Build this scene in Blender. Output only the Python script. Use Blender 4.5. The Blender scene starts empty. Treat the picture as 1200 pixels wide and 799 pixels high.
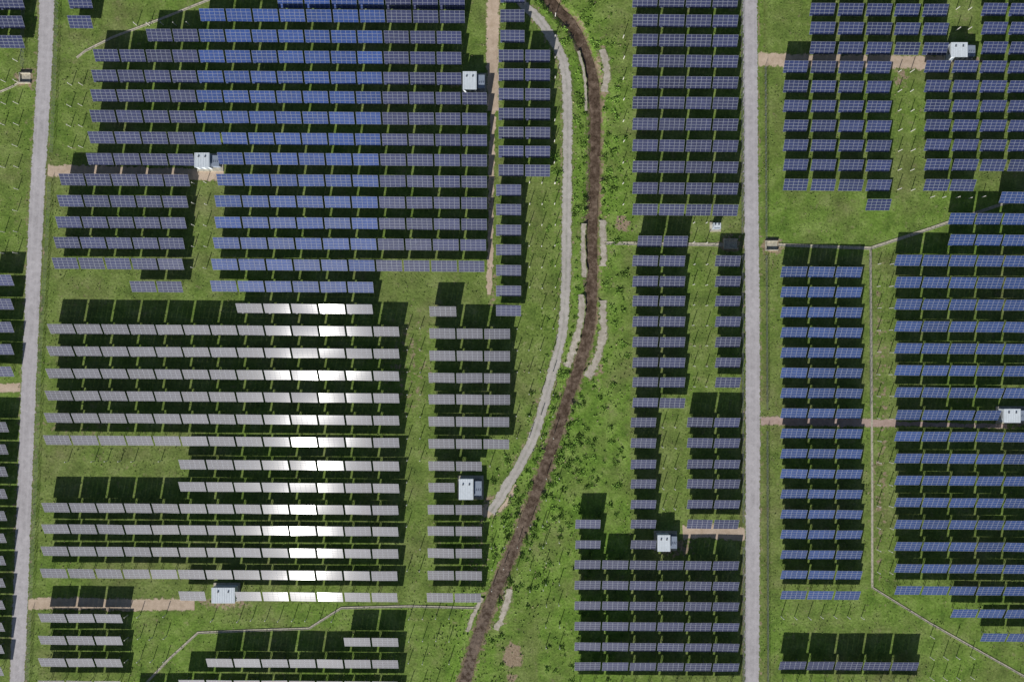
import bpy, math, random
import numpy as np
from mathutils import Vector
random.seed(7); rng=np.random.default_rng(11)
S=0.3; CAMH=240.0
sc=bpy.context.scene
sc.view_settings.view_transform='Standard'
try: sc.view_settings.look='None'
except: pass
sc.view_settings.exposure=0
def W(px,py,z=0.0):
    f=(CAMH-z)/CAMH
    return ((px-600)*S*f,(399.5-py)*S*f,z)
# ---------------------------------------------------------------- materials
def newmat(name):
    m=bpy.data.materials.new(name); m.use_nodes=True
    nt=m.node_tree; b=nt.nodes['Principled BSDF']; return m,nt,b
def N(nt,t,**k):
    n=nt.nodes.new(t)
    for a,v in k.items(): setattr(n,a,v)
    return n
def noise(nt,vec,scale,detail=4,rough=0.55):
    n=N(nt,'ShaderNodeTexNoise'); n.inputs['Scale'].default_value=scale
    n.inputs['Detail'].default_value=min(detail,4); n.inputs['Roughness'].default_value=rough
    if vec is not None: nt.links.new(vec,n.inputs['Vector'])
    return n.outputs['Fac']
def ramp(nt,fac,stops):
    r=N(nt,'ShaderNodeValToRGB'); e=r.color_ramp.elements
    while len(e)<len(stops): e.new(0.5)
    for i,(p,c) in enumerate(stops):
        e[i].position=p
        e[i].color=(c,c,c,1) if isinstance(c,(int,float)) else (*c,1)
    nt.links.new(fac,r.inputs[0]); return r.outputs[0]
def mix(nt,fac,a,b,mode='MIX'):
    m=N(nt,'ShaderNodeMix',data_type='RGBA',blend_type=mode)
    for s,v in ((m.inputs[0],fac),(m.inputs[6],a),(m.inputs[7],b)):
        if isinstance(v,bpy.types.NodeSocket): nt.links.new(v,s)
        elif isinstance(v,(int,float)): s.default_value=v
        else: s.default_value=(*v,1)
    return m.outputs[2]
def math_(nt,op,a,b=None,c=None,clamp=False):
    m=N(nt,'ShaderNodeMath',operation=op,use_clamp=clamp)
    for i,v in enumerate((a,b,c)):
        if v is None: continue
        if isinstance(v,bpy.types.NodeSocket): nt.links.new(v,m.inputs[i])
        else: m.inputs[i].default_value=v
    return m.outputs[0]
def bump(nt,b,h,strength,dist):
    n=N(nt,'ShaderNodeBump'); n.inputs['Strength'].default_value=strength; n.inputs['Distance'].default_value=dist
    nt.links.new(h,n.inputs['Height']); nt.links.new(n.outputs[0],b.inputs['Normal'])
def pos(nt): return N(nt,'ShaderNodeNewGeometry').outputs['Position']
def simple(name,col,rough=0.6,metal=0,var=0.15,scale=3.0):
    m,nt,b=newmat(name)
    f=noise(nt,pos(nt),scale,4)
    c=ramp(nt,f,[(0.3,tuple(x*(1-var) for x in col)),(0.7,tuple(min(1,x*(1+var)) for x in col))])
    nt.links.new(c,b.inputs['Base Color']); b.inputs['Roughness'].default_value=rough; b.inputs['Metallic'].default_value=metal
    return m
GREENA=(0.12,0.18,0.055)
def grass_color(nt):
    p=pos(nt)
    big=noise(nt,p,0.03,3); mid=noise(nt,p,0.16,4,0.66); fine=noise(nt,p,1.3,4,0.7)
    a=ramp(nt,mid,[(0.32,(0.105,0.165,0.037)),(0.5,(0.165,0.235,0.052)),(0.68,(0.23,0.295,0.09))])
    b=ramp(nt,mid,[(0.3,(0.14,0.165,0.055)),(0.5,(0.195,0.22,0.08)),(0.7,(0.26,0.275,0.12))])
    c=mix(nt,ramp(nt,big,[(0.38,0.0),(0.62,1.0)]),a,b)
    c=mix(nt,0.8,c,ramp(nt,fine,[(0.3,0.55),(0.7,1.45)]),'MULTIPLY')
    return c,mid,fine,fine,p,big
# ground
gm,nt,b=newmat('grassland')
c,mid,fine,vf,p,big=grass_color(nt)
att=N(nt,'ShaderNodeVertexColor',layer_name='mask'); sep=N(nt,'ShaderNodeSeparateColor'); nt.links.new(att.outputs[0],sep.inputs[0])
lush=mix(nt,0.8,ramp(nt,mid,[(0.33,(0.105,0.205,0.028)),(0.5,(0.18,0.31,0.048)),(0.68,(0.27,0.40,0.09))]),ramp(nt,fine,[(0.3,0.55),(0.7,1.45)]),'MULTIPLY')
lf=math_(nt,'MULTIPLY',sep.outputs[1],ramp(nt,noise(nt,p,0.09,4,0.6),[(0.33,0.15),(0.57,1.0)]))
c=mix(nt,lf,c,lush)
soilc=ramp(nt,fine,[(0.25,(0.22,0.16,0.10)),(0.5,(0.36,0.275,0.19)),(0.75,(0.48,0.39,0.29))])
sf=math_(nt,'ADD',sep.outputs[0],math_(nt,'MULTIPLY',math_(nt,'SUBTRACT',noise(nt,p,0.5,4,0.7),0.5),2.2))
sf=ramp(nt,sf,[(0.42,0.0),(0.65,1.0)])
sp=ramp(nt,noise(nt,p,0.33,4,0.75),[(0.585,0.0),(0.72,0.5)])
c=mix(nt,sp,c,soilc); c=mix(nt,sf,c,soilc)
c=mix(nt,sep.outputs[2],c,mix(nt,fine,(0.04,0.03,0.016),(0.13,0.09,0.055)))
nt.links.new(c,b.inputs['Base Color']); b.inputs['Roughness'].default_value=0.95; b.inputs['Specular IOR Level'].default_value=0.1
bump(nt,b,fine,0.6,0.25)
def roadmat(name,dark,light,edge=0.16,grass=0.5,track=0.2,rut=0.0):
    m,nt,b=newmat(name)
    uv=N(nt,'ShaderNodeUVMap',uv_map='uv').outputs[0]; s=N(nt,'ShaderNodeSeparateXYZ'); nt.links.new(uv,s.inputs[0])
    p=pos(nt); f=noise(nt,p,0.5,4,0.7); g=noise(nt,p,4,4,0.7); l=noise(nt,p,0.06,3)
    c=ramp(nt,f,[(0.3,dark),(0.7,light)])
    c=mix(nt,0.4,c,ramp(nt,g,[(0.3,0.7),(0.7,1.25)]),'MULTIPLY')
    c=mix(nt,0.6,c,ramp(nt,l,[(0.35,0.85),(0.65,1.12)]),'MULTIPLY')
    d=math_(nt,'ABSOLUTE',math_(nt,'SUBTRACT',s.outputs[0],0.5))
    tr=math_(nt,'SUBTRACT',1.0,math_(nt,'MULTIPLY',math_(nt,'ABSOLUTE',math_(nt,'SUBTRACT',d,0.2)),10),clamp=True)
    c=mix(nt,math_(nt,'MULTIPLY',tr,track),c,light)
    if rut:
        ce=math_(nt,'SUBTRACT',1.0,math_(nt,'MULTIPLY',d,9),clamp=True)
        ce=math_(nt,'MULTIPLY',ce,ramp(nt,noise(nt,p,0.35,4,0.7),[(0.42,0.0),(0.6,rut)]))
        c=mix(nt,ce,c,GREENA)
    e=math_(nt,'ADD',math_(nt,'DIVIDE',math_(nt,'SUBTRACT',d,0.5-edge),edge),math_(nt,'MULTIPLY',math_(nt,'SUBTRACT',noise(nt,p,0.9,4,0.75),0.5),3.0))
    e=ramp(nt,e,[(0.45,0.0),(0.7,1.0)])
    gc=grass_color(nt)[0]
    c=mix(nt,math_(nt,'MULTIPLY',e,grass),c,gc)
    nt.links.new(c,b.inputs['Base Color']); b.inputs['Roughness'].default_value=0.9; b.inputs['Specular IOR Level'].default_value=0.2
    bump(nt,b,g,0.5,0.06); return m
M_road=roadmat('gravel_road',(0.43,0.405,0.42),(0.61,0.58,0.60),0.12,1.0,0.4)
M_lane=roadmat('pale_track',(0.42,0.39,0.36),(0.62,0.58,0.54),0.2,1.0,0.3,0.4)
M_dirt=roadmat('dirt',(0.50,0.385,0.28),(0.70,0.56,0.44),0.2,1.0,0.2)
M_red=roadmat('reddish_dirt',(0.42,0.30,0.25),(0.60,0.46,0.40),0.25,1.0,0.2)
M_conc=simple('weathered_concrete',(0.48,0.445,0.36),0.9,0,0.3,1.2)
M_stone=roadmat('rubble_stone',(0.36,0.315,0.25),(0.68,0.62,0.54),0.3,0.9,0.0)
M_white=simple('painted_white_steel',(0.74,0.80,0.86),0.4,0,0.06,1.0)
M_greyp=simple('grey_painted_steel',(0.28,0.33,0.42),0.5,0,0.08,1.0)
M_dark=simple('dark_louver',(0.16,0.17,0.19),0.5)
M_door=simple('door_paint',(0.25,0.3,0.36),0.5)
M_steel=simple('galvanised_steel',(0.27,0.28,0.32),0.5,0.3,0.15,2)
M_post=simple('concrete_post',(0.68,0.66,0.62),0.8,0,0.15,2)
M_water,nt,b=newmat('muddy_water')
f=noise(nt,pos(nt),0.45,4,0.8)
nt.links.new(ramp(nt,f,[(0.3,(0.055,0.038,0.025)),(0.5,(0.125,0.085,0.058)),(0.7,(0.26,0.19,0.14))]),b.inputs['Base Color'])
nt.links.new(ramp(nt,f,[(0.4,0.2),(0.6,0.8)]),b.inputs['Roughness']); bump(nt,b,noise(nt,pos(nt),2,4),0.4,0.1)
# glass modules
M_glass,nt,b=newmat('solar_module_glass')
tint=N(nt,'ShaderNodeVertexColor',layer_name='tint').outputs[0]
uv=N(nt,'ShaderNodeUVMap',uv_map='uv').outputs[0]; s=N(nt,'ShaderNodeSeparateXYZ'); nt.links.new(uv,s.inputs[0])
def edge(sock,w):
    d=math_(nt,'ABSOLUTE',math_(nt,'SUBTRACT',sock,0.5)); return math_(nt,'GREATER_THAN',d,0.5-w)
fr=math_(nt,'MAXIMUM',edge(s.outputs[0],0.02),edge(s.outputs[1],0.032))
cu=math_(nt,'FRACT',math_(nt,'MULTIPLY',s.outputs[0],10)); cv=math_(nt,'FRACT',math_(nt,'MULTIPLY',s.outputs[1],6))
cl=math_(nt,'MAXIMUM',edge(cu,0.05),edge(cv,0.05))
c=mix(nt,0.5,tint,ramp(nt,noise(nt,pos(nt),0.7,3),[(0.3,0.75),(0.7,1.25)]),'MULTIPLY')
c=mix(nt,math_(nt,'MULTIPLY',cl,0.10),c,(0.22,0.25,0.34))
c=mix(nt,fr,c,(0.36,0.385,0.46))
nt.links.new(c,b.inputs['Base Color']); b.inputs['Roughness'].default_value=0.5; b.inputs['Specular IOR Level'].default_value=0.36
nt.links.new(math_(nt,'MULTIPLY',math_(nt,'SUBTRACT',1.0,fr),0.085),b.inputs['Coat Weight']); b.inputs['Coat Roughness'].default_value=0.115
# ---------------------------------------------------------------- mesh helpers
class MB:
    def __init__(s): s.v=[];s.f=[];s.m=[];s.n=0
    def add(s,V,F,mi=0):
        V=[tuple(x) for x in V]; s.v+=V; s.f+=[tuple(i+s.n for i in q) for q in F]; s.m+=[mi]*len(F); s.n+=len(V)
    def box(s,cx,cy,cz,sx,sy,sz,mi=0,rot=0):
        c,q=math.cos(rot),math.sin(rot);V=[]
        for dz in(-.5,.5):
            for dx,dy in((-.5,-.5),(.5,-.5),(.5,.5),(-.5,.5)):
                x=dx*sx;y=dy*sy;V.append((cx+x*c-y*q,cy+x*q+y*c,cz+dz*sz))
        s.add(V,[(3,2,1,0),(4,5,6,7),(0,1,5,4),(1,2,6,5),(2,3,7,6),(3,0,4,7)],mi)
    def obj(s,name,mats,parent=None):
        me=bpy.data.meshes.new(name); me.from_pydata(s.v,[],s.f)
        for m in mats: me.materials.append(m)
        me.polygons.foreach_set('material_index',s.m); me.update()
        o=bpy.data.objects.new(name,me); sc.collection.objects.link(o)
        if parent: o.parent=parent
        return o
def smooth(pts,step=5.0):
    P=[np.array(p,float) for p in pts]; P=[2*P[0]-P[1]]+P+[2*P[-1]-P[-2]]; out=[]
    for i in range(1,len(P)-2):
        a,b_,c_,d=P[i-1],P[i],P[i+1],P[i+2]; n=max(1,int(np.linalg.norm(c_[:2]-b_[:2])/step))
        for k in range(n):
            t=k/n; out.append(0.5*((2*b_)+(-a+c_)*t+(2*a-5*b_+4*c_-d)*t*t+(-a+3*b_-3*c_+d)*t**3))
    out.append(P[-2]); return np.array(out)
def ribbon(name,pts,width,mat,z=0.02,jit=0.08,step=4,sm=True):
    pp=[(p[0],p[1],p[2] if len(p)>2 else width) for p in pts]
    C=smooth(pp,step) if sm else np.array(pp,float)
    d=np.gradient(C[:,:2],axis=0); d/=np.linalg.norm(d,axis=1)[:,None]+1e-9; n=np.stack([-d[:,1],d[:,0]],1)
    V=[];F=[];U=[];L=0
    K=5
    for i in range(len(C)):
        if i: L+=np.linalg.norm(C[i,:2]-C[i-1,:2])*S
        jl=1+random.gauss(0,jit); jr=1+random.gauss(0,jit)
        for k in range(K):
            t=k/(K-1)-0.5; w=C[i,2]*(jl if t<0 else jr)
            q=C[i,:2]+n[i]*t*w; V.append(W(q[0],q[1],0)[:2]+(z,)); U.append((k/(K-1),L))
    for i in range(len(C)-1):
        for k in range(K-1):
            a=i*K+k; F.append((a,a+1,a+K+1,a+K))
    m=MB(); m.add(V,F); o=m.obj(name,[mat]); me=o.data
    if me.polygons[0].normal.z<0: me.flip_normals()
    uvl=me.uv_layers.new(name='uv'); idx=np.zeros(len(me.loops),int); me.loops.foreach_get('vertex_index',idx)
    uvl.data.foreach_set('uv',np.array(U)[idx].ravel().astype(np.float32)); return o
def pdist(X,Y,pts):
    D=np.full(X.shape,1e9)
    for (a,b_) in zip(pts[:-1],pts[1:]):
        ax,ay=a[0],a[1];bx,by=b_[0],b_[1];dx,dy=bx-ax,by-ay
        t=np.clip(((X-ax)*dx+(Y-ay)*dy)/(dx*dx+dy*dy+1e-9),0,1)
        D=np.minimum(D,np.hypot(X-ax-t*dx,Y-ay-t*dy))
    return D
# ---------------------------------------------------------------- lines
LROAD=[(60,-300),(55,0),(50,120),(43,240),(36,400),(31,520),(26,650),(20,799),(8,1100)]
RROAD=[(878,-300),(879,0),(880,200),(882,400),(882,600),(881,799),(880,1100)]
STREAM=[(560,-300,11),(610,-60,11),(645,0,11),(672,30,11),(689,70,12),(697,110,12),(698,180,11),(695,255,10),(694,320,12),(692,370,13),(685,410,14),(668,460,13),(645,530,13),(620,600,14),(590,670,16),(566,730,18),(545,799,20),(500,1000,20)]
LANE=[(590,-60),(610,0),(631,22),(655,60),(664,100),(665,180),(664,260),(663,330),(658,395),(642,455),(626,510),(606,550),(588,580),(575,600)]
sStream=smooth(STREAM,12)
STONES=(([(706,58),(711,80),(709,108)],10),([(684,262),(683,290),(685,325)],7),([(706,258),(707,290),(707,312)],10),([(681,345),(681,370),(673,405),(665,430)],9),([(706,352),(707,385),(700,420),(688,442)],10),([(598,690),(592,712),(582,738)],9),([(678,60),(685,90),(687,130)],4),([(565,700),(554,722),(548,740)],6))
# ---------------------------------------------------------------- ground
xs=np.concatenate([np.linspace(-12000,-100,14)[:-1],np.arange(-100,1301,3.0),np.linspace(1300,13000,14)[1:]])
ys=np.concatenate([np.linspace(-12000,-100,14)[:-1],np.arange(-100,901,3.0),np.linspace(900,13000,14)[1:]])
X,Y=np.meshgrid(xs,ys)
ds=pdist(X,Y,sStream)
wob=np.sin(X*0.11)*np.cos(Y*0.13)*2.0+np.sin(X*0.031+Y*0.05)*2.5
depth=-0.9*np.clip(1-(ds-5)/(8+wob*0.6),0,1)**1.2
Z=np.where(ds<40,depth,0.0)
VX=(X-600)*S; VY=(399.5-Y)*S
nv=X.size; nx=len(xs); ny=len(ys)
V=np.stack([VX.ravel(),VY.ravel(),Z.ravel()],1)
i=np.arange(nx-1)[None,:]+np.arange(ny-1)[:,None]*nx
F=np.stack([i,i+nx,i+nx+1,i+1],-1).reshape(-1,4)
me=bpy.data.meshes.new('ground'); me.from_pydata(V.tolist(),[],F.tolist()); me.materials.append(gm)
soil=np.zeros_like(X); lushm=np.zeros_like(X); wet_dark=np.zeros_like(X)
soil=np.maximum(soil,0.62*np.clip(1-(ds-7)/9,0,1))
soil=np.maximum(soil,0.55*np.clip(1-(pdist(X,Y,LANE)-5)/8,0,1))
for rd in(LROAD,RROAD): soil=np.maximum(soil,0.52*np.clip(1-(pdist(X,Y,rd)-8)/8,0,1))
def blob(x,y,rx,ry,a):
    global soil; soil=np.maximum(soil,a*np.clip(1.6-np.hypot((X-x)/rx,(Y-y)/ry),0,1))
for bb in[(730,262,8,9,0.9),(601,768,10,13,1.2),(600,795,7,7,.7),(580,590,12,10,1.0),(855,286,14,10,.8),(905,288,12,10,.9),(1056,88,8,14,.6),(1128,74,30,8,.7),(700,270,10,24,.6),(705,90,9,40,.6),(577,340,5,30,.5),(630,560,8,14,.5),(478,430,30,60,.34),(540,95,14,10,.6),(90,500,60,12,.3),(560,640,14,60,.36),(790,640,22,12,.6),(1185,495,20,8,.55),(240,200,20,8,.6),(262,706,30,8,.6),(1030,500,12,200,.38),(698,430,10,24,.55),(590,700,12,30,.55),(30,92,14,12,.7)]: blob(*bb)
lushm=np.clip(1-(ds-14)/60,0,1)*1.1
lushm=np.maximum(lushm,np.where((X>630)&(X<740)&(Y>440),0.9,0)); lushm=np.maximum(lushm,np.where((X>868)&(X<1200)&(Y>225)&(Y<300),0.7,0))
lushm=np.maximum(lushm,np.where((Y>705)&(X>150)&(X<560),0.7,0)); lushm=np.maximum(lushm,np.where((X>60)&(X<250)&(Y<70),0.6,0))
lushm=np.maximum(lushm,np.where((X>900)&(Y>690),0.65,0)); lushm=np.maximum(lushm,np.where((X<45),0.5,0))
lushm=np.maximum(lushm,0.4); lushm=np.clip(lushm,0,1)
wet_dark=np.clip(1-(ds-5.5)/4.0,0,1)*0.7
for ln in([(897,0),(898,799)],[(868,0),(869,799)]): wet_dark=np.maximum(wet_dark,0.55*np.clip(1-pdist(X,Y,ln)/2.5,0,1))  # darker ground line along both fences of the right road
col=np.stack([soil,lushm,wet_dark,np.ones_like(X)],-1).reshape(-1,4).astype(np.float32)
ca=me.color_attributes.new('mask','FLOAT_COLOR','POINT'); ca.data.foreach_set('color',col.ravel())
g=bpy.data.objects.new('ground',me); sc.collection.objects.link(g)
if me.polygons[0].normal.z<0: me.flip_normals()
# ---------------------------------------------------------------- roads etc
ribbon('gravel_road',LROAD,19,M_road,0.04,0.02,6); ribbon('gravel_road',RROAD,18.5,M_road,0.04,0.02,6)
ribbon('farm_track',LANE,13,M_lane,0.03,0.08,4)
ribbon('dirt_path',[(579,-60),(578,0),(577,60),(578,130)],17,M_dirt,0.02,0.08)
ribbon('dirt_path',[(578,130),(576,200),(575,270),(573,345)],7,M_dirt,0.016,0.2)
ribbon('dirt_path',[(56,200),(120,201),(180,203),(262,206)],16,M_dirt,0.02,0.08)
ribbon('dirt_path',[(33,707),(90,707),(150,708),(228,708)],16,M_dirt,0.02,0.08)
ribbon('dirt_path',[(-90,455),(-20,455),(25,454)],12,M_dirt,0.02,0.08)
ribbon('dirt_path',[(888,70),(960,72),(1040,73),(1112,74)],18,M_dirt,0.02,0.08)
ribbon('dirt_path',[(800,623),(830,622),(874,626)],19,M_dirt,0.02,0.1)
ribbon('dirt_path',[(890,493),(960,494),(1050,496)],12,M_red,0.02,0.12)
ribbon('dirt_path',[(1050,496),(1110,498),(1180,499)],6,M_red,0.018,0.2)
ribbon('dirt_path',[(560,596,10),(572,597,20),(592,585,16),(602,566,10)],14,M_dirt,0.025,0.1)
ribbon('stream_water',STREAM,16,M_water,-0.7,0.1,4)
for pts,w in STONES: ribbon('stone_revetment',pts,w,M_stone,0.035,0.22,3)
def sweep(name,pts,prof,mat,sm=False,step=6):
    C=smooth([(p[0],p[1]) for p in pts],step) if sm else np.array([p[:2] for p in pts],float)
    Cw=np.array([W(x,y)[:2] for x,y in C]); n=len(Cw); V=[];F=[]
    for i_ in range(n):
        a=Cw[max(i_-1,0)];b_=Cw[min(i_+1,n-1)];d=(b_-a)/np.linalg.norm(b_-a)
        nn=np.array([-d[1],d[0]])
        if 0<i_<n-1:
            d1=(Cw[i_]-a)/np.linalg.norm(Cw[i_]-a); n1=np.array([-d1[1],d1[0]]); nn=nn/max(0.5,nn.dot(n1))
        for o_,z_ in prof: q=Cw[i_]+nn*o_; V.append((q[0],q[1],z_))
    k=len(prof)
    for i_ in range(n-1):
        for j in range(k-1): F.append((i_*k+j,(i_+1)*k+j,(i_+1)*k+j+1,i_*k+j+1))
    m=MB(); m.add(V,F); return m.obj(name,[mat])
def uprof(w,t=0.14,h=0.12): return [(-w/2-t,0.0),(-w/2-t,h),(-w/2,h),(-w/2,0.03),(w/2,0.03),(w/2,h),(w/2+t,h),(w/2+t,0)]
for pts,w in(([(90,68),(100,60),(132,44),(185,24),(245,0),(300,-25)],0.5),([(172,799),(200,770),(232,741),(300,738),(362,736),(400,712),(480,710),(558,712)],0.5),
   ([(708,285),(780,286),(848,287)],0.9),([(912,287),(1020,291),(1090,268),(1175,239),(1290,205)],0.8),([(1020,293),(1021,400),(1022,560),(1022,688),(1090,730),(1200,792),(1300,850)],0.45),
   ([(0,108),(14,102),(26,95)],0.4)):
    sweep('concrete_drain',pts,uprof(w),M_conc)
def fence(pts,sp=9):
    m=MB(); C=smooth(pts,sp)
    for a,b_ in zip(C[:-1],C[1:]):
        x,y,_=W(a[0],a[1]); x2,y2,_=W(b_[0],b_[1]); m.box(x,y,0.9,0.09,0.09,1.8,0)
        L=math.hypot(x2-x,y2-y); r=math.atan2(y2-y,x2-x)
        for zz in(0.3,0.7,1.1,1.5,1.75): m.box((x+x2)/2,(y+y2)/2,zz,L,0.03,0.03,0,r)
    m.obj('wire_fence',[M_steel])
fence([(70,-60),(67,60),(62,180)]);fence([(60,215),(56,300),(50,400),(44,560),(38,700)]);fence([(37,718),(34,799),(30,860)])
fence([(896,80),(897,280)]);fence([(897,300),(898,480)]);fence([(898,505),(899,860)]);fence([(868,-60),(869,275)]);fence([(869,300),(870,612)]);fence([(870,640),(870,860)])
fence([(1018,300),(1019,480)]);fence([(30,-50),(28,80)]);
# ---------------------------------------------------------------- solar rows
sun=Vector((-0.285,-0.87,0.405)).normalized()
HP=3.0; SL=4.05
DARK=(0.022,0.030,0.092);BLUE=(0.016,0.050,0.20);BL2=(0.024,0.052,0.165);GRY=(0.025,0.031,0.082);DG=(0.034,0.036,0.062);PUR=(0.023,0.034,0.102)
NC,NR=5,4
def box_t(x0,x1,v0,v1,w0,w1):
    V=[(x,v,w) for w in(w0,w1) for x,v in((x0,v0),(x1,v0),(x1,v1),(x0,v1))]
    return V,[(3,2,1,0),(4,5,6,7),(0,1,5,4),(1,2,6,5),(2,3,7,6),(3,0,4,7)]
def make_row(y,x0,x1,tint,tilt=27.0,slope=0.008,n=None,bluex=None,gap=2.3):
    n=n or max(1,round((x1-x0+1.5)/31.8)); pitch=(x1-x0+1.5)/n
    V=[];F=[];MI=[];UV=[];TI=[];nv=0
    tw=(pitch-gap)*S*(CAMH-HP)/CAMH; xm=(x0+x1)/2
    rowt=tilt+random.gauss(0,0.25)
    for k in range(n):
        cx=x0+pitch*(k+0.5)-0.8; X0,Y0,_=W(cx,y+(cx-xm)*slope,HP)
        T=math.radians(rowt+random.gauss(0,0.6)); R=random.gauss(0,0.009); Zr=random.gauss(0,0.003)
        cT,sT=math.cos(T),math.sin(T)
        t=tint
        if bluex and bluex[0]<cx<bluex[1]: t=BLUE
        r=random.gauss(1,0.1); t=tuple(max(0.005,q*r) for q in t)
        def tf(P):
            x,v,w=P; zz=w+R*x; yy=v*cT-zz*sT-0.008*x+Zr*x; return (X0+x,Y0+yy,HP+v*sT+zz*cT)
        def emit(Vb,Fb,mi,uvtop=False):
            nonlocal nv
            V.extend(tf(q) for q in Vb)
            for fi,f in enumerate(Fb):
                F.append(tuple(a+nv for a in f)); MI.append(mi if (not uvtop or fi==1) else 1)
                UV.extend([(0,0),(1,0),(1,1),(0,1)]); TI.extend([t]*4)
            nv+=len(Vb)
        mw=tw/NC; mh=SL/NR; ga=0.018
        for a in range(NC):
            for c_ in range(NR):
                Vb,Fb=box_t(-tw/2+a*mw+ga,-tw/2+(a+1)*mw-ga,-SL/2+c_*mh+ga,-SL/2+(c_+1)*mh-ga,0,0.045)
                emit(Vb,Fb,0,True)
        for vv in(-SL*0.3,SL*0.3): Vb,Fb=box_t(-tw/2+.05,tw/2-.05,vv-.05,vv+.05,-.13,-.004); emit(Vb,Fb,1)
        for xx in(-tw*.42,-tw*.14,tw*.14,tw*.42): Vb,Fb=box_t(xx-.04,xx+.04,-SL/2+.1,SL/2-.1,-.24,-.134); emit(Vb,Fb,1)
        for xx in(-tw*.28,tw*.28):
            for vv,ww in((-0.9,0.075),(0.9,0.075)):
                px_=X0+xx; py_=Y0+vv*cT; zt=HP+vv*sT-0.2
                V.extend([(px_+dx*ww,py_+dy*ww,z_) for z_ in(0,zt) for dx,dy in((-1,-1),(1,-1),(1,1),(-1,1))])
                for f in((0,1,5,4),(1,2,6,5),(2,3,7,6),(3,0,4,7)):
                    F.append(tuple(a+nv for a in f)); MI.append(1); UV.extend([(0,0)]*4); TI.extend([t]*4)
                nv+=8
    me=bpy.data.meshes.new('solar_panel_row'); me.from_pydata(V,[],F)
    me.materials.append(M_glass); me.materials.append(M_steel)
    me.polygons.foreach_set('material_index',MI)
    u=me.uv_layers.new(name='uv'); u.data.foreach_set('uv',np.array(UV,dtype=np.float32).ravel())
    ca=me.color_attributes.new('tint','FLOAT_COLOR','CORNER')
    tt=np.ones((len(TI),4),np.float32); tt[:,:3]=np.array(TI); ca.data.foreach_set('color',tt.ravel())
    o=bpy.data.objects.new('solar_panel_row',me); sc.collection.objects.link(o)
def ideal(y):
    v=Vector((245,(y-399.5),790)).normalized(); h=sun+v; return math.degrees(math.atan2(-h.y,h.z))
bx=(228,445)
A=[(-22,235,545),(-22,80,110),(3,325,545),(3,80,108),(26,80,108),(19,234,545),(43,172,541),(67,110,541),(91,108,541),(114,107,571),(138,106,571),(163,104,571),(187,102,228),(187,255,571),(211,70,222),(212,254,571),(236,68,220),(237,252,571),(261,66,218),(262,252,571),(285,64,216),(286,250,570),(309,62,215),(311,248,568),(336,153,214),(336,247,438)]
for y,a,c_ in A: make_row(y,a,c_,DARK,25.5,bluex=bx)
for y in(19,43): make_row(y,586,615,DARK)
make_row(-4,586,615,DARK)
for y in(66,88,111,134,156,178,200): make_row(y,584,645,DARK)
for y in(223,246,270,293,317,341,364): make_row(y,581,611,DARK)
Dd=[(362,277,437),(387,57,468),(413,56,468),(439,55,468),(465,54,468),(491,53,468),(517,52,468),(545,210,468),(571,210,468),(596,50,467),(621,50,467),(647,49,467),(673,48,466),(698,210,241),(699,276,466)]
for y,a,c_ in Dd: make_row(y,a,c_,DG,28+0.9*(ideal(y)-28))
for y,a,c_ in[(365,503,535),(391,503,598),(417,503,598),(443,502,598),(468,502,598),(494,502,597),(520,502,597),(546,502,565),(571,502,533),(597,501,565),(622,501,565),(648,501,565),(674,501,565),(700,500,564)]:
    make_row(y,a,c_,DG,28+0.6*(ideal(y)-28)-1)
for y in(724,750,776,802): make_row(y,46,143,DG,25)
make_row(752,403,467,DG,25);make_row(777,242,467,DG,25);make_row(802,210,467,DG,24);make_row(828,150,467,DG,24)
for y in(-18,4,26,49): make_row(y,-66,28,DARK)
for y in(328,356,383,409,435): make_row(y,-80,15,DARK)
for y in(500,526,552,578,604,630,656,682,708,734,760,786): make_row(y,-86,9-(y-500)*0.02,DG,24)
for y in(-22,2,25,48,72,97,121,146,171,196,221,246): make_row(y,741,865,GRY)
make_row(283,747,806,GRY)
for y in(306,330,353,377,401,425,448,472): make_row(y,741,803,GRY)
for y in(306,330,353,377,401,425,448): make_row(y,838,868,GRY)
for y in(495,519,544,567,591,614,638): make_row(y,739,769,GRY)
for y in(495,519,544,567,591): make_row(y,805,867,GRY)
make_row(614,805,866,GRY)
for y in(614,638): make_row(y,674,704,GRY)
for y in(662,686,710,734,758,781,805): make_row(y,673,866,GRY,25)
for y in(-11,12,34,57):
    make_row(y,948,1112,PUR,n=5,gap=4.5) ; make_row(y,1150,1310,PUR,n=5,gap=4)
for y in(79,102,125,148,171,194,217):
    make_row(y,917,1045,PUR,n=4,gap=4.5)
    if y<210: make_row(y,1083,1310,PUR,n=7,gap=4)
make_row(217,1083,1143,PUR);make_row(240,1015,1044,PUR)
for i_ in range(17): make_row(319+23.63*i_,915,1010 if i_<16 else 1008,BL2)
make_row(780,913,1076,GRY,25);make_row(804,913,1076,GRY,25)
for y in(232,): make_row(y,1172,1300,BL2)
for y in(257,282): make_row(y,1112,1300,BL2)
for i_ in range(16): 
    y=306+25.75*i_
    if i_==7: make_row(y,1050,1172,BL2); make_row(y,1206,1300,BL2)
    else: make_row(y,1049,1303,BL2)
make_row(719,1115,1303,BL2);make_row(747,1150,1303,BL2);make_row(775,1205,1303,BL2)
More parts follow.
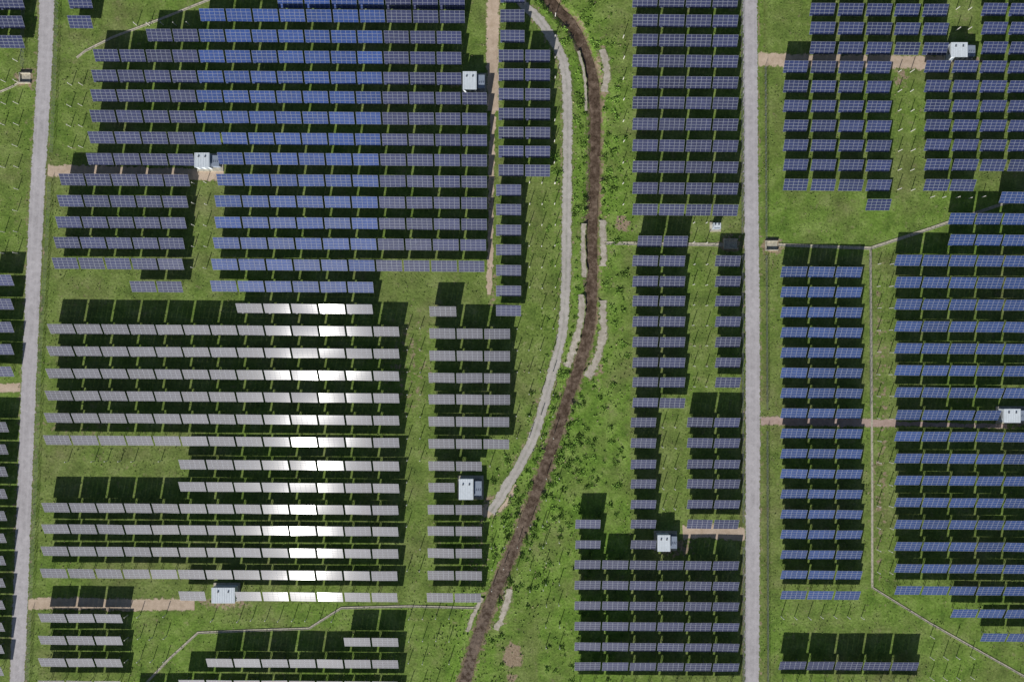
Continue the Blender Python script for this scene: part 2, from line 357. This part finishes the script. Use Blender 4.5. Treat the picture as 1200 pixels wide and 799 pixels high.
# ---------------------------------------------------------------- bare mounting posts
m=MB()
def posts(x0,x1,y0,y1,dx,dy):
    y=y0
    while y<=y1:
        x=x0
        while x<=x1:
            if random.random()<0.93:
                X0,Y0,_=W(x+random.gauss(0,.4),y+random.gauss(0,.4)); h=random.uniform(1.9,2.6)
                m.box(X0,Y0,h/2,0.2,0.2,h,0); m.box(X0,Y0,h+0.02,0.28,0.28,0.04,0)
            x+=dx
        y+=dy
for a in[(478,494,385,700,15,25.6),(606,652,385,520,14,25.5),(575,600,545,560,14,25),(812,830,310,470,15,23.8),(776,798,500,600,14,23.8),(84,98,100,195,13,24.5),(228,244,215,335,14,24.8),(1052,1074,85,240,15,23),(64,200,540,545,15.6,26),(576,640,615,690,15,25),(6,24,72,320,15,25),(640,668,560,800,15,24.5),(1028,1042,310,690,14,25.7),(150,200,720,800,15,26),(480,540,722,800,15.6,26),(620,650,215,380,15,24.5),(1090,1200,232,250,15,25),(915,1010,722,735,15.6,24),(1090,1140,745,800,15.6,24),(650,735,20,250,80,24.5),(250,400,725,730,15.6,24),(160,225,30,30,15.6,24),(1120,1140,12,40,14,23),(812,830,262,285,15,23)]: posts(*a)
m.obj('mounting_posts',[M_post])
# ---------------------------------------------------------------- cabins
def cabin(px,py,wpx,dpx,h=3.0,name='inverter_cabin',twin=True):
    w=wpx*S;d=dpx*S; X0,Y0,_=W(px,py,h)
    e=bpy.data.objects.new(name,None); sc.collection.objects.link(e); e.location=(X0,Y0,0)
    def part(nm,fn,mats):
        q=MB(); fn(q); return q.obj(nm,mats,e)
    part('concrete_plinth',lambda q:q.box(0,0,0.15,w+1.2,d+1.2,0.3),[M_conc])
    wl=w*0.64 if twin else w
    xl=-w/2+wl/2
    part('walls',lambda q:q.box(xl,0,h/2+0.25,wl-0.3,d-0.3,h-0.1),[M_white])
    def roof(q):
        q.box(xl,0,h+0.27,wl,d,0.14)
        k=max(3,int(wl/0.8))
        for i_ in range(k): q.box(xl-wl/2+wl*(i_+.5)/k,0,h+0.37,0.07,d-0.1,0.06)
    part('roof',roof,[M_white])
    def doors(q):
        for dx in(-wl*.2,wl*.2): q.box(xl+dx,-d/2+0.13,1.4,1.0,0.05,2.1)
    part('doors',doors,[M_door])
    def louv(q):
        for zz in range(5): q.box(xl-wl/2+.13,0.2,1.4+zz*.25,0.06,d*.5,0.12)
        for i_ in(-1,1): q.box(xl+i_*wl*.22,d*0.22,h+0.5,0.45,0.45,0.2)
    part('vents',louv,[M_dark])
    if twin:
        wr=w-wl-0.35; xr=w/2-wr/2
        def tr(q):
            q.box(xr,0,1.3,wr,d*.72,2.0); q.box(xr,0,2.36,wr+.12,d*.72+.12,0.1)
            for k in range(6): q.box(xr-wr*.4+wr*.8*k/5,d*.36+.2,1.2,0.07,0.35,1.5)
            for k in(-1,0,1): q.box(xr+k*wr*.28,-d*.1,2.6,0.16,0.16,0.4)
        part('transformer',tr,[M_greyp])
cabin(242,188,27,17);cabin(555,95,25,21);cabin(551,573,26,24);cabin(262,697,27,18,twin=False);cabin(782,636,23,19);cabin(1129,59,30,17);cabin(1191,487,30,16)
cabin(840,265,9,7,2.0,'equipment_kiosk',False)
def headwall(px,py,w,d):
    X0,Y0,_=W(px,py); q=MB()
    q.box(X0,Y0-d/2,0.2,w,0.35,0.9);q.box(X0,Y0+d/2,0.2,w,0.35,0.9);q.box(X0-w/2+.17,Y0,0.15,0.35,d-.36,0.8);q.box(X0,Y0,0.02,w-.4,d-.4,0.08)
    q.obj('culvert_headwall',[M_conc])
headwall(856,286,5,3.2);headwall(904,288,4.5,3.2);headwall(30,92,4,3.4)
# ---------------------------------------------------------------- vegetation
M_veg,nt,b=newmat('leaves')
a=N(nt,'ShaderNodeVertexColor',layer_name='tint').outputs[0]
nt.links.new(a,b.inputs['Base Color']); b.inputs['Roughness'].default_value=0.8; b.inputs['Specular IOR Level'].default_value=0.2
def tri_mesh(name,P,C):
    n=len(P)//3; me=bpy.data.meshes.new(name)
    me.vertices.add(len(P)); me.vertices.foreach_set('co',P.astype(np.float32).ravel())
    me.loops.add(len(P)); me.loops.foreach_set('vertex_index',np.arange(len(P),dtype=np.int32))
    me.polygons.add(n); me.polygons.foreach_set('loop_start',np.arange(0,len(P),3,dtype=np.int32)); me.polygons.foreach_set('loop_total',np.full(n,3,np.int32))
    me.materials.append(M_veg); me.update(calc_edges=True); me.validate()
    ca=me.color_attributes.new('tint','FLOAT_COLOR','POINT'); cc=np.ones((len(P),4),np.float32); cc[:,:3]=np.repeat(C,3,0); ca.data.foreach_set('color',cc.ravel())
    o=bpy.data.objects.new(name,me); sc.collection.objects.link(o)
def leaves(cen,size,flat=0.5):
    n=len(cen); a=rng.normal(size=(n,3)); a[:,2]*=flat; a/=np.linalg.norm(a,axis=1)[:,None]
    b_=rng.normal(size=(n,3)); b_[:,2]*=flat; b_-=a*(a*b_).sum(1)[:,None]; b_/=np.linalg.norm(b_,axis=1)[:,None]
    s_=size[:,None]
    return np.stack([cen-a*s_*.5-b_*s_*.35,cen+a*s_*.5-b_*s_*.35,cen+b_*s_*.6],1).reshape(-1,3)
n=80000
px=rng.uniform(-40,1240,n); py=rng.uniform(-40,840,n)
cl=np.sin(px*.07+np.sin(py*.05)*2)*np.cos(py*.083+px*.021)+np.sin(px*.23)*np.sin(py*.19)*.7
keep=(cl+rng.normal(0,.8,n)>0.1)
d1=np.minimum(pdist(px,py,LROAD),pdist(px,py,RROAD)); keep&=d1>10.5
keep&=pdist(px,py,LANE)>6; dsp=pdist(px,py,sStream); keep&=dsp>8.5
for pts,w in STONES: keep&=pdist(px,py,pts)>w*.4
for pts,w in(([(578,-40),(578,130)],7),([(56,201),(262,206)],7),([(33,707),(228,708)],6.5),([(888,70),(1112,74)],7),([(800,623),(874,626)],7),([(890,493),(1050,496)],5)): keep&=pdist(px,py,pts)>w
px=px[keep];py=py[keep];dsp=dsp[keep];n=len(px)
sz=rng.uniform(.22,.52,n)*(1+.4*(dsp<60))
cen=np.stack([(px-600)*S,(399.5-py)*S,sz*.25],1)
lu=np.clip(1-(dsp-10)/70,0,1)[:,None]; k=rng.uniform(.6,1.3,n)[:,None]
C=(np.array([.15,.215,.055])*(1-lu)+np.array([.19,.32,.055])*lu)*k
dry=rng.random(n)<.12; C[dry]=np.array([.28,.26,.14])*k[dry]
tri_mesh('grass_tufts',leaves(cen,sz,.4),C)
def shrubs(name,cl):
    P=[];C=[]
    for x,y,r in cl:
        X0,Y0,_=W(x,y); nL=int(45*r*r)+14
        u=rng.normal(size=(nL,3)); u/=np.linalg.norm(u,axis=1)[:,None]; rr=r*(0.2+0.9*rng.random(nL))*(1+.35*np.sin(3*np.arctan2(u[:,1],u[:,0])+x))
        c=u*rr[:,None]; c[:,2]=np.abs(c[:,2])*.28+.05; c+=np.array([X0,Y0,0])
        P.append(leaves(c,rng.uniform(.25,.55,nL),.45))
        base=np.array([.15,.26,.045])*random.uniform(.7,1.5); C.append(base*rng.uniform(.6,1.5,nL)[:,None])
    tri_mesh(name,np.concatenate(P),np.concatenate(C))
L=[]
for i_ in range(800):
    k=random.randrange(4,len(sStream)-4); c=sStream[k]
    if c[1]<-40 or c[1]>840: continue
    side=random.choice((-1,1)); off=random.choice((10,12,14,18,28,45))+random.gauss(0,5)
    x=c[0]+side*off;y=c[1]+random.uniform(-8,8); ax=np.array([x]);ay=np.array([y])
    if pdist(ax,ay,LANE)[0]<9 or x>735 or x<575: continue
    if pdist(ax,ay,sStream)[0]<9: continue
    if any(pdist(ax,ay,p_)[0]<w_*.5+2 for p_,w_ in STONES): continue
    L.append((x,y,random.uniform(.5,1.5)))
for i_ in range(110): 
    x=random.uniform(640,732); y=random.uniform(470,800)
    if pdist(np.array([x]),np.array([y]),sStream)[0]>16 and x+ y*0.1>690: L.append((x,y,random.uniform(.4,1.3)))
shrubs('riverside_shrubs',L)
# ---------------------------------------------------------------- light, camera
sd=bpy.data.lights.new('sun','SUN'); sd.energy=5.0; sd.angle=math.radians(0.5); sd.color=(1,0.97,0.92)
so=bpy.data.objects.new('sun',sd); sc.collection.objects.link(so); so.rotation_mode='QUATERNION'; so.rotation_quaternion=sun.to_track_quat('Z','Y'); so.location=(0,0,100)
w=bpy.data.worlds.new('World'); sc.world=w; w.use_nodes=True; nt=w.node_tree
sky=nt.nodes.new('ShaderNodeTexSky'); sky.sky_type='NISHITA'; sky.sun_disc=False
sky.sun_elevation=math.asin(sun.z); sky.sun_rotation=math.atan2(sun.x,sun.y)
bg=nt.nodes['Background']; nt.links.new(sky.outputs[0],bg.inputs[0]); bg.inputs[1].default_value=0.05
cd=bpy.data.cameras.new('camera'); cd.sensor_width=36; cd.lens=24; cd.clip_end=20000; cd.clip_start=1
co=bpy.data.objects.new('camera',cd); sc.collection.objects.link(co); co.location=(0,0,CAMH); co.rotation_euler=(0,0,0); sc.camera=co
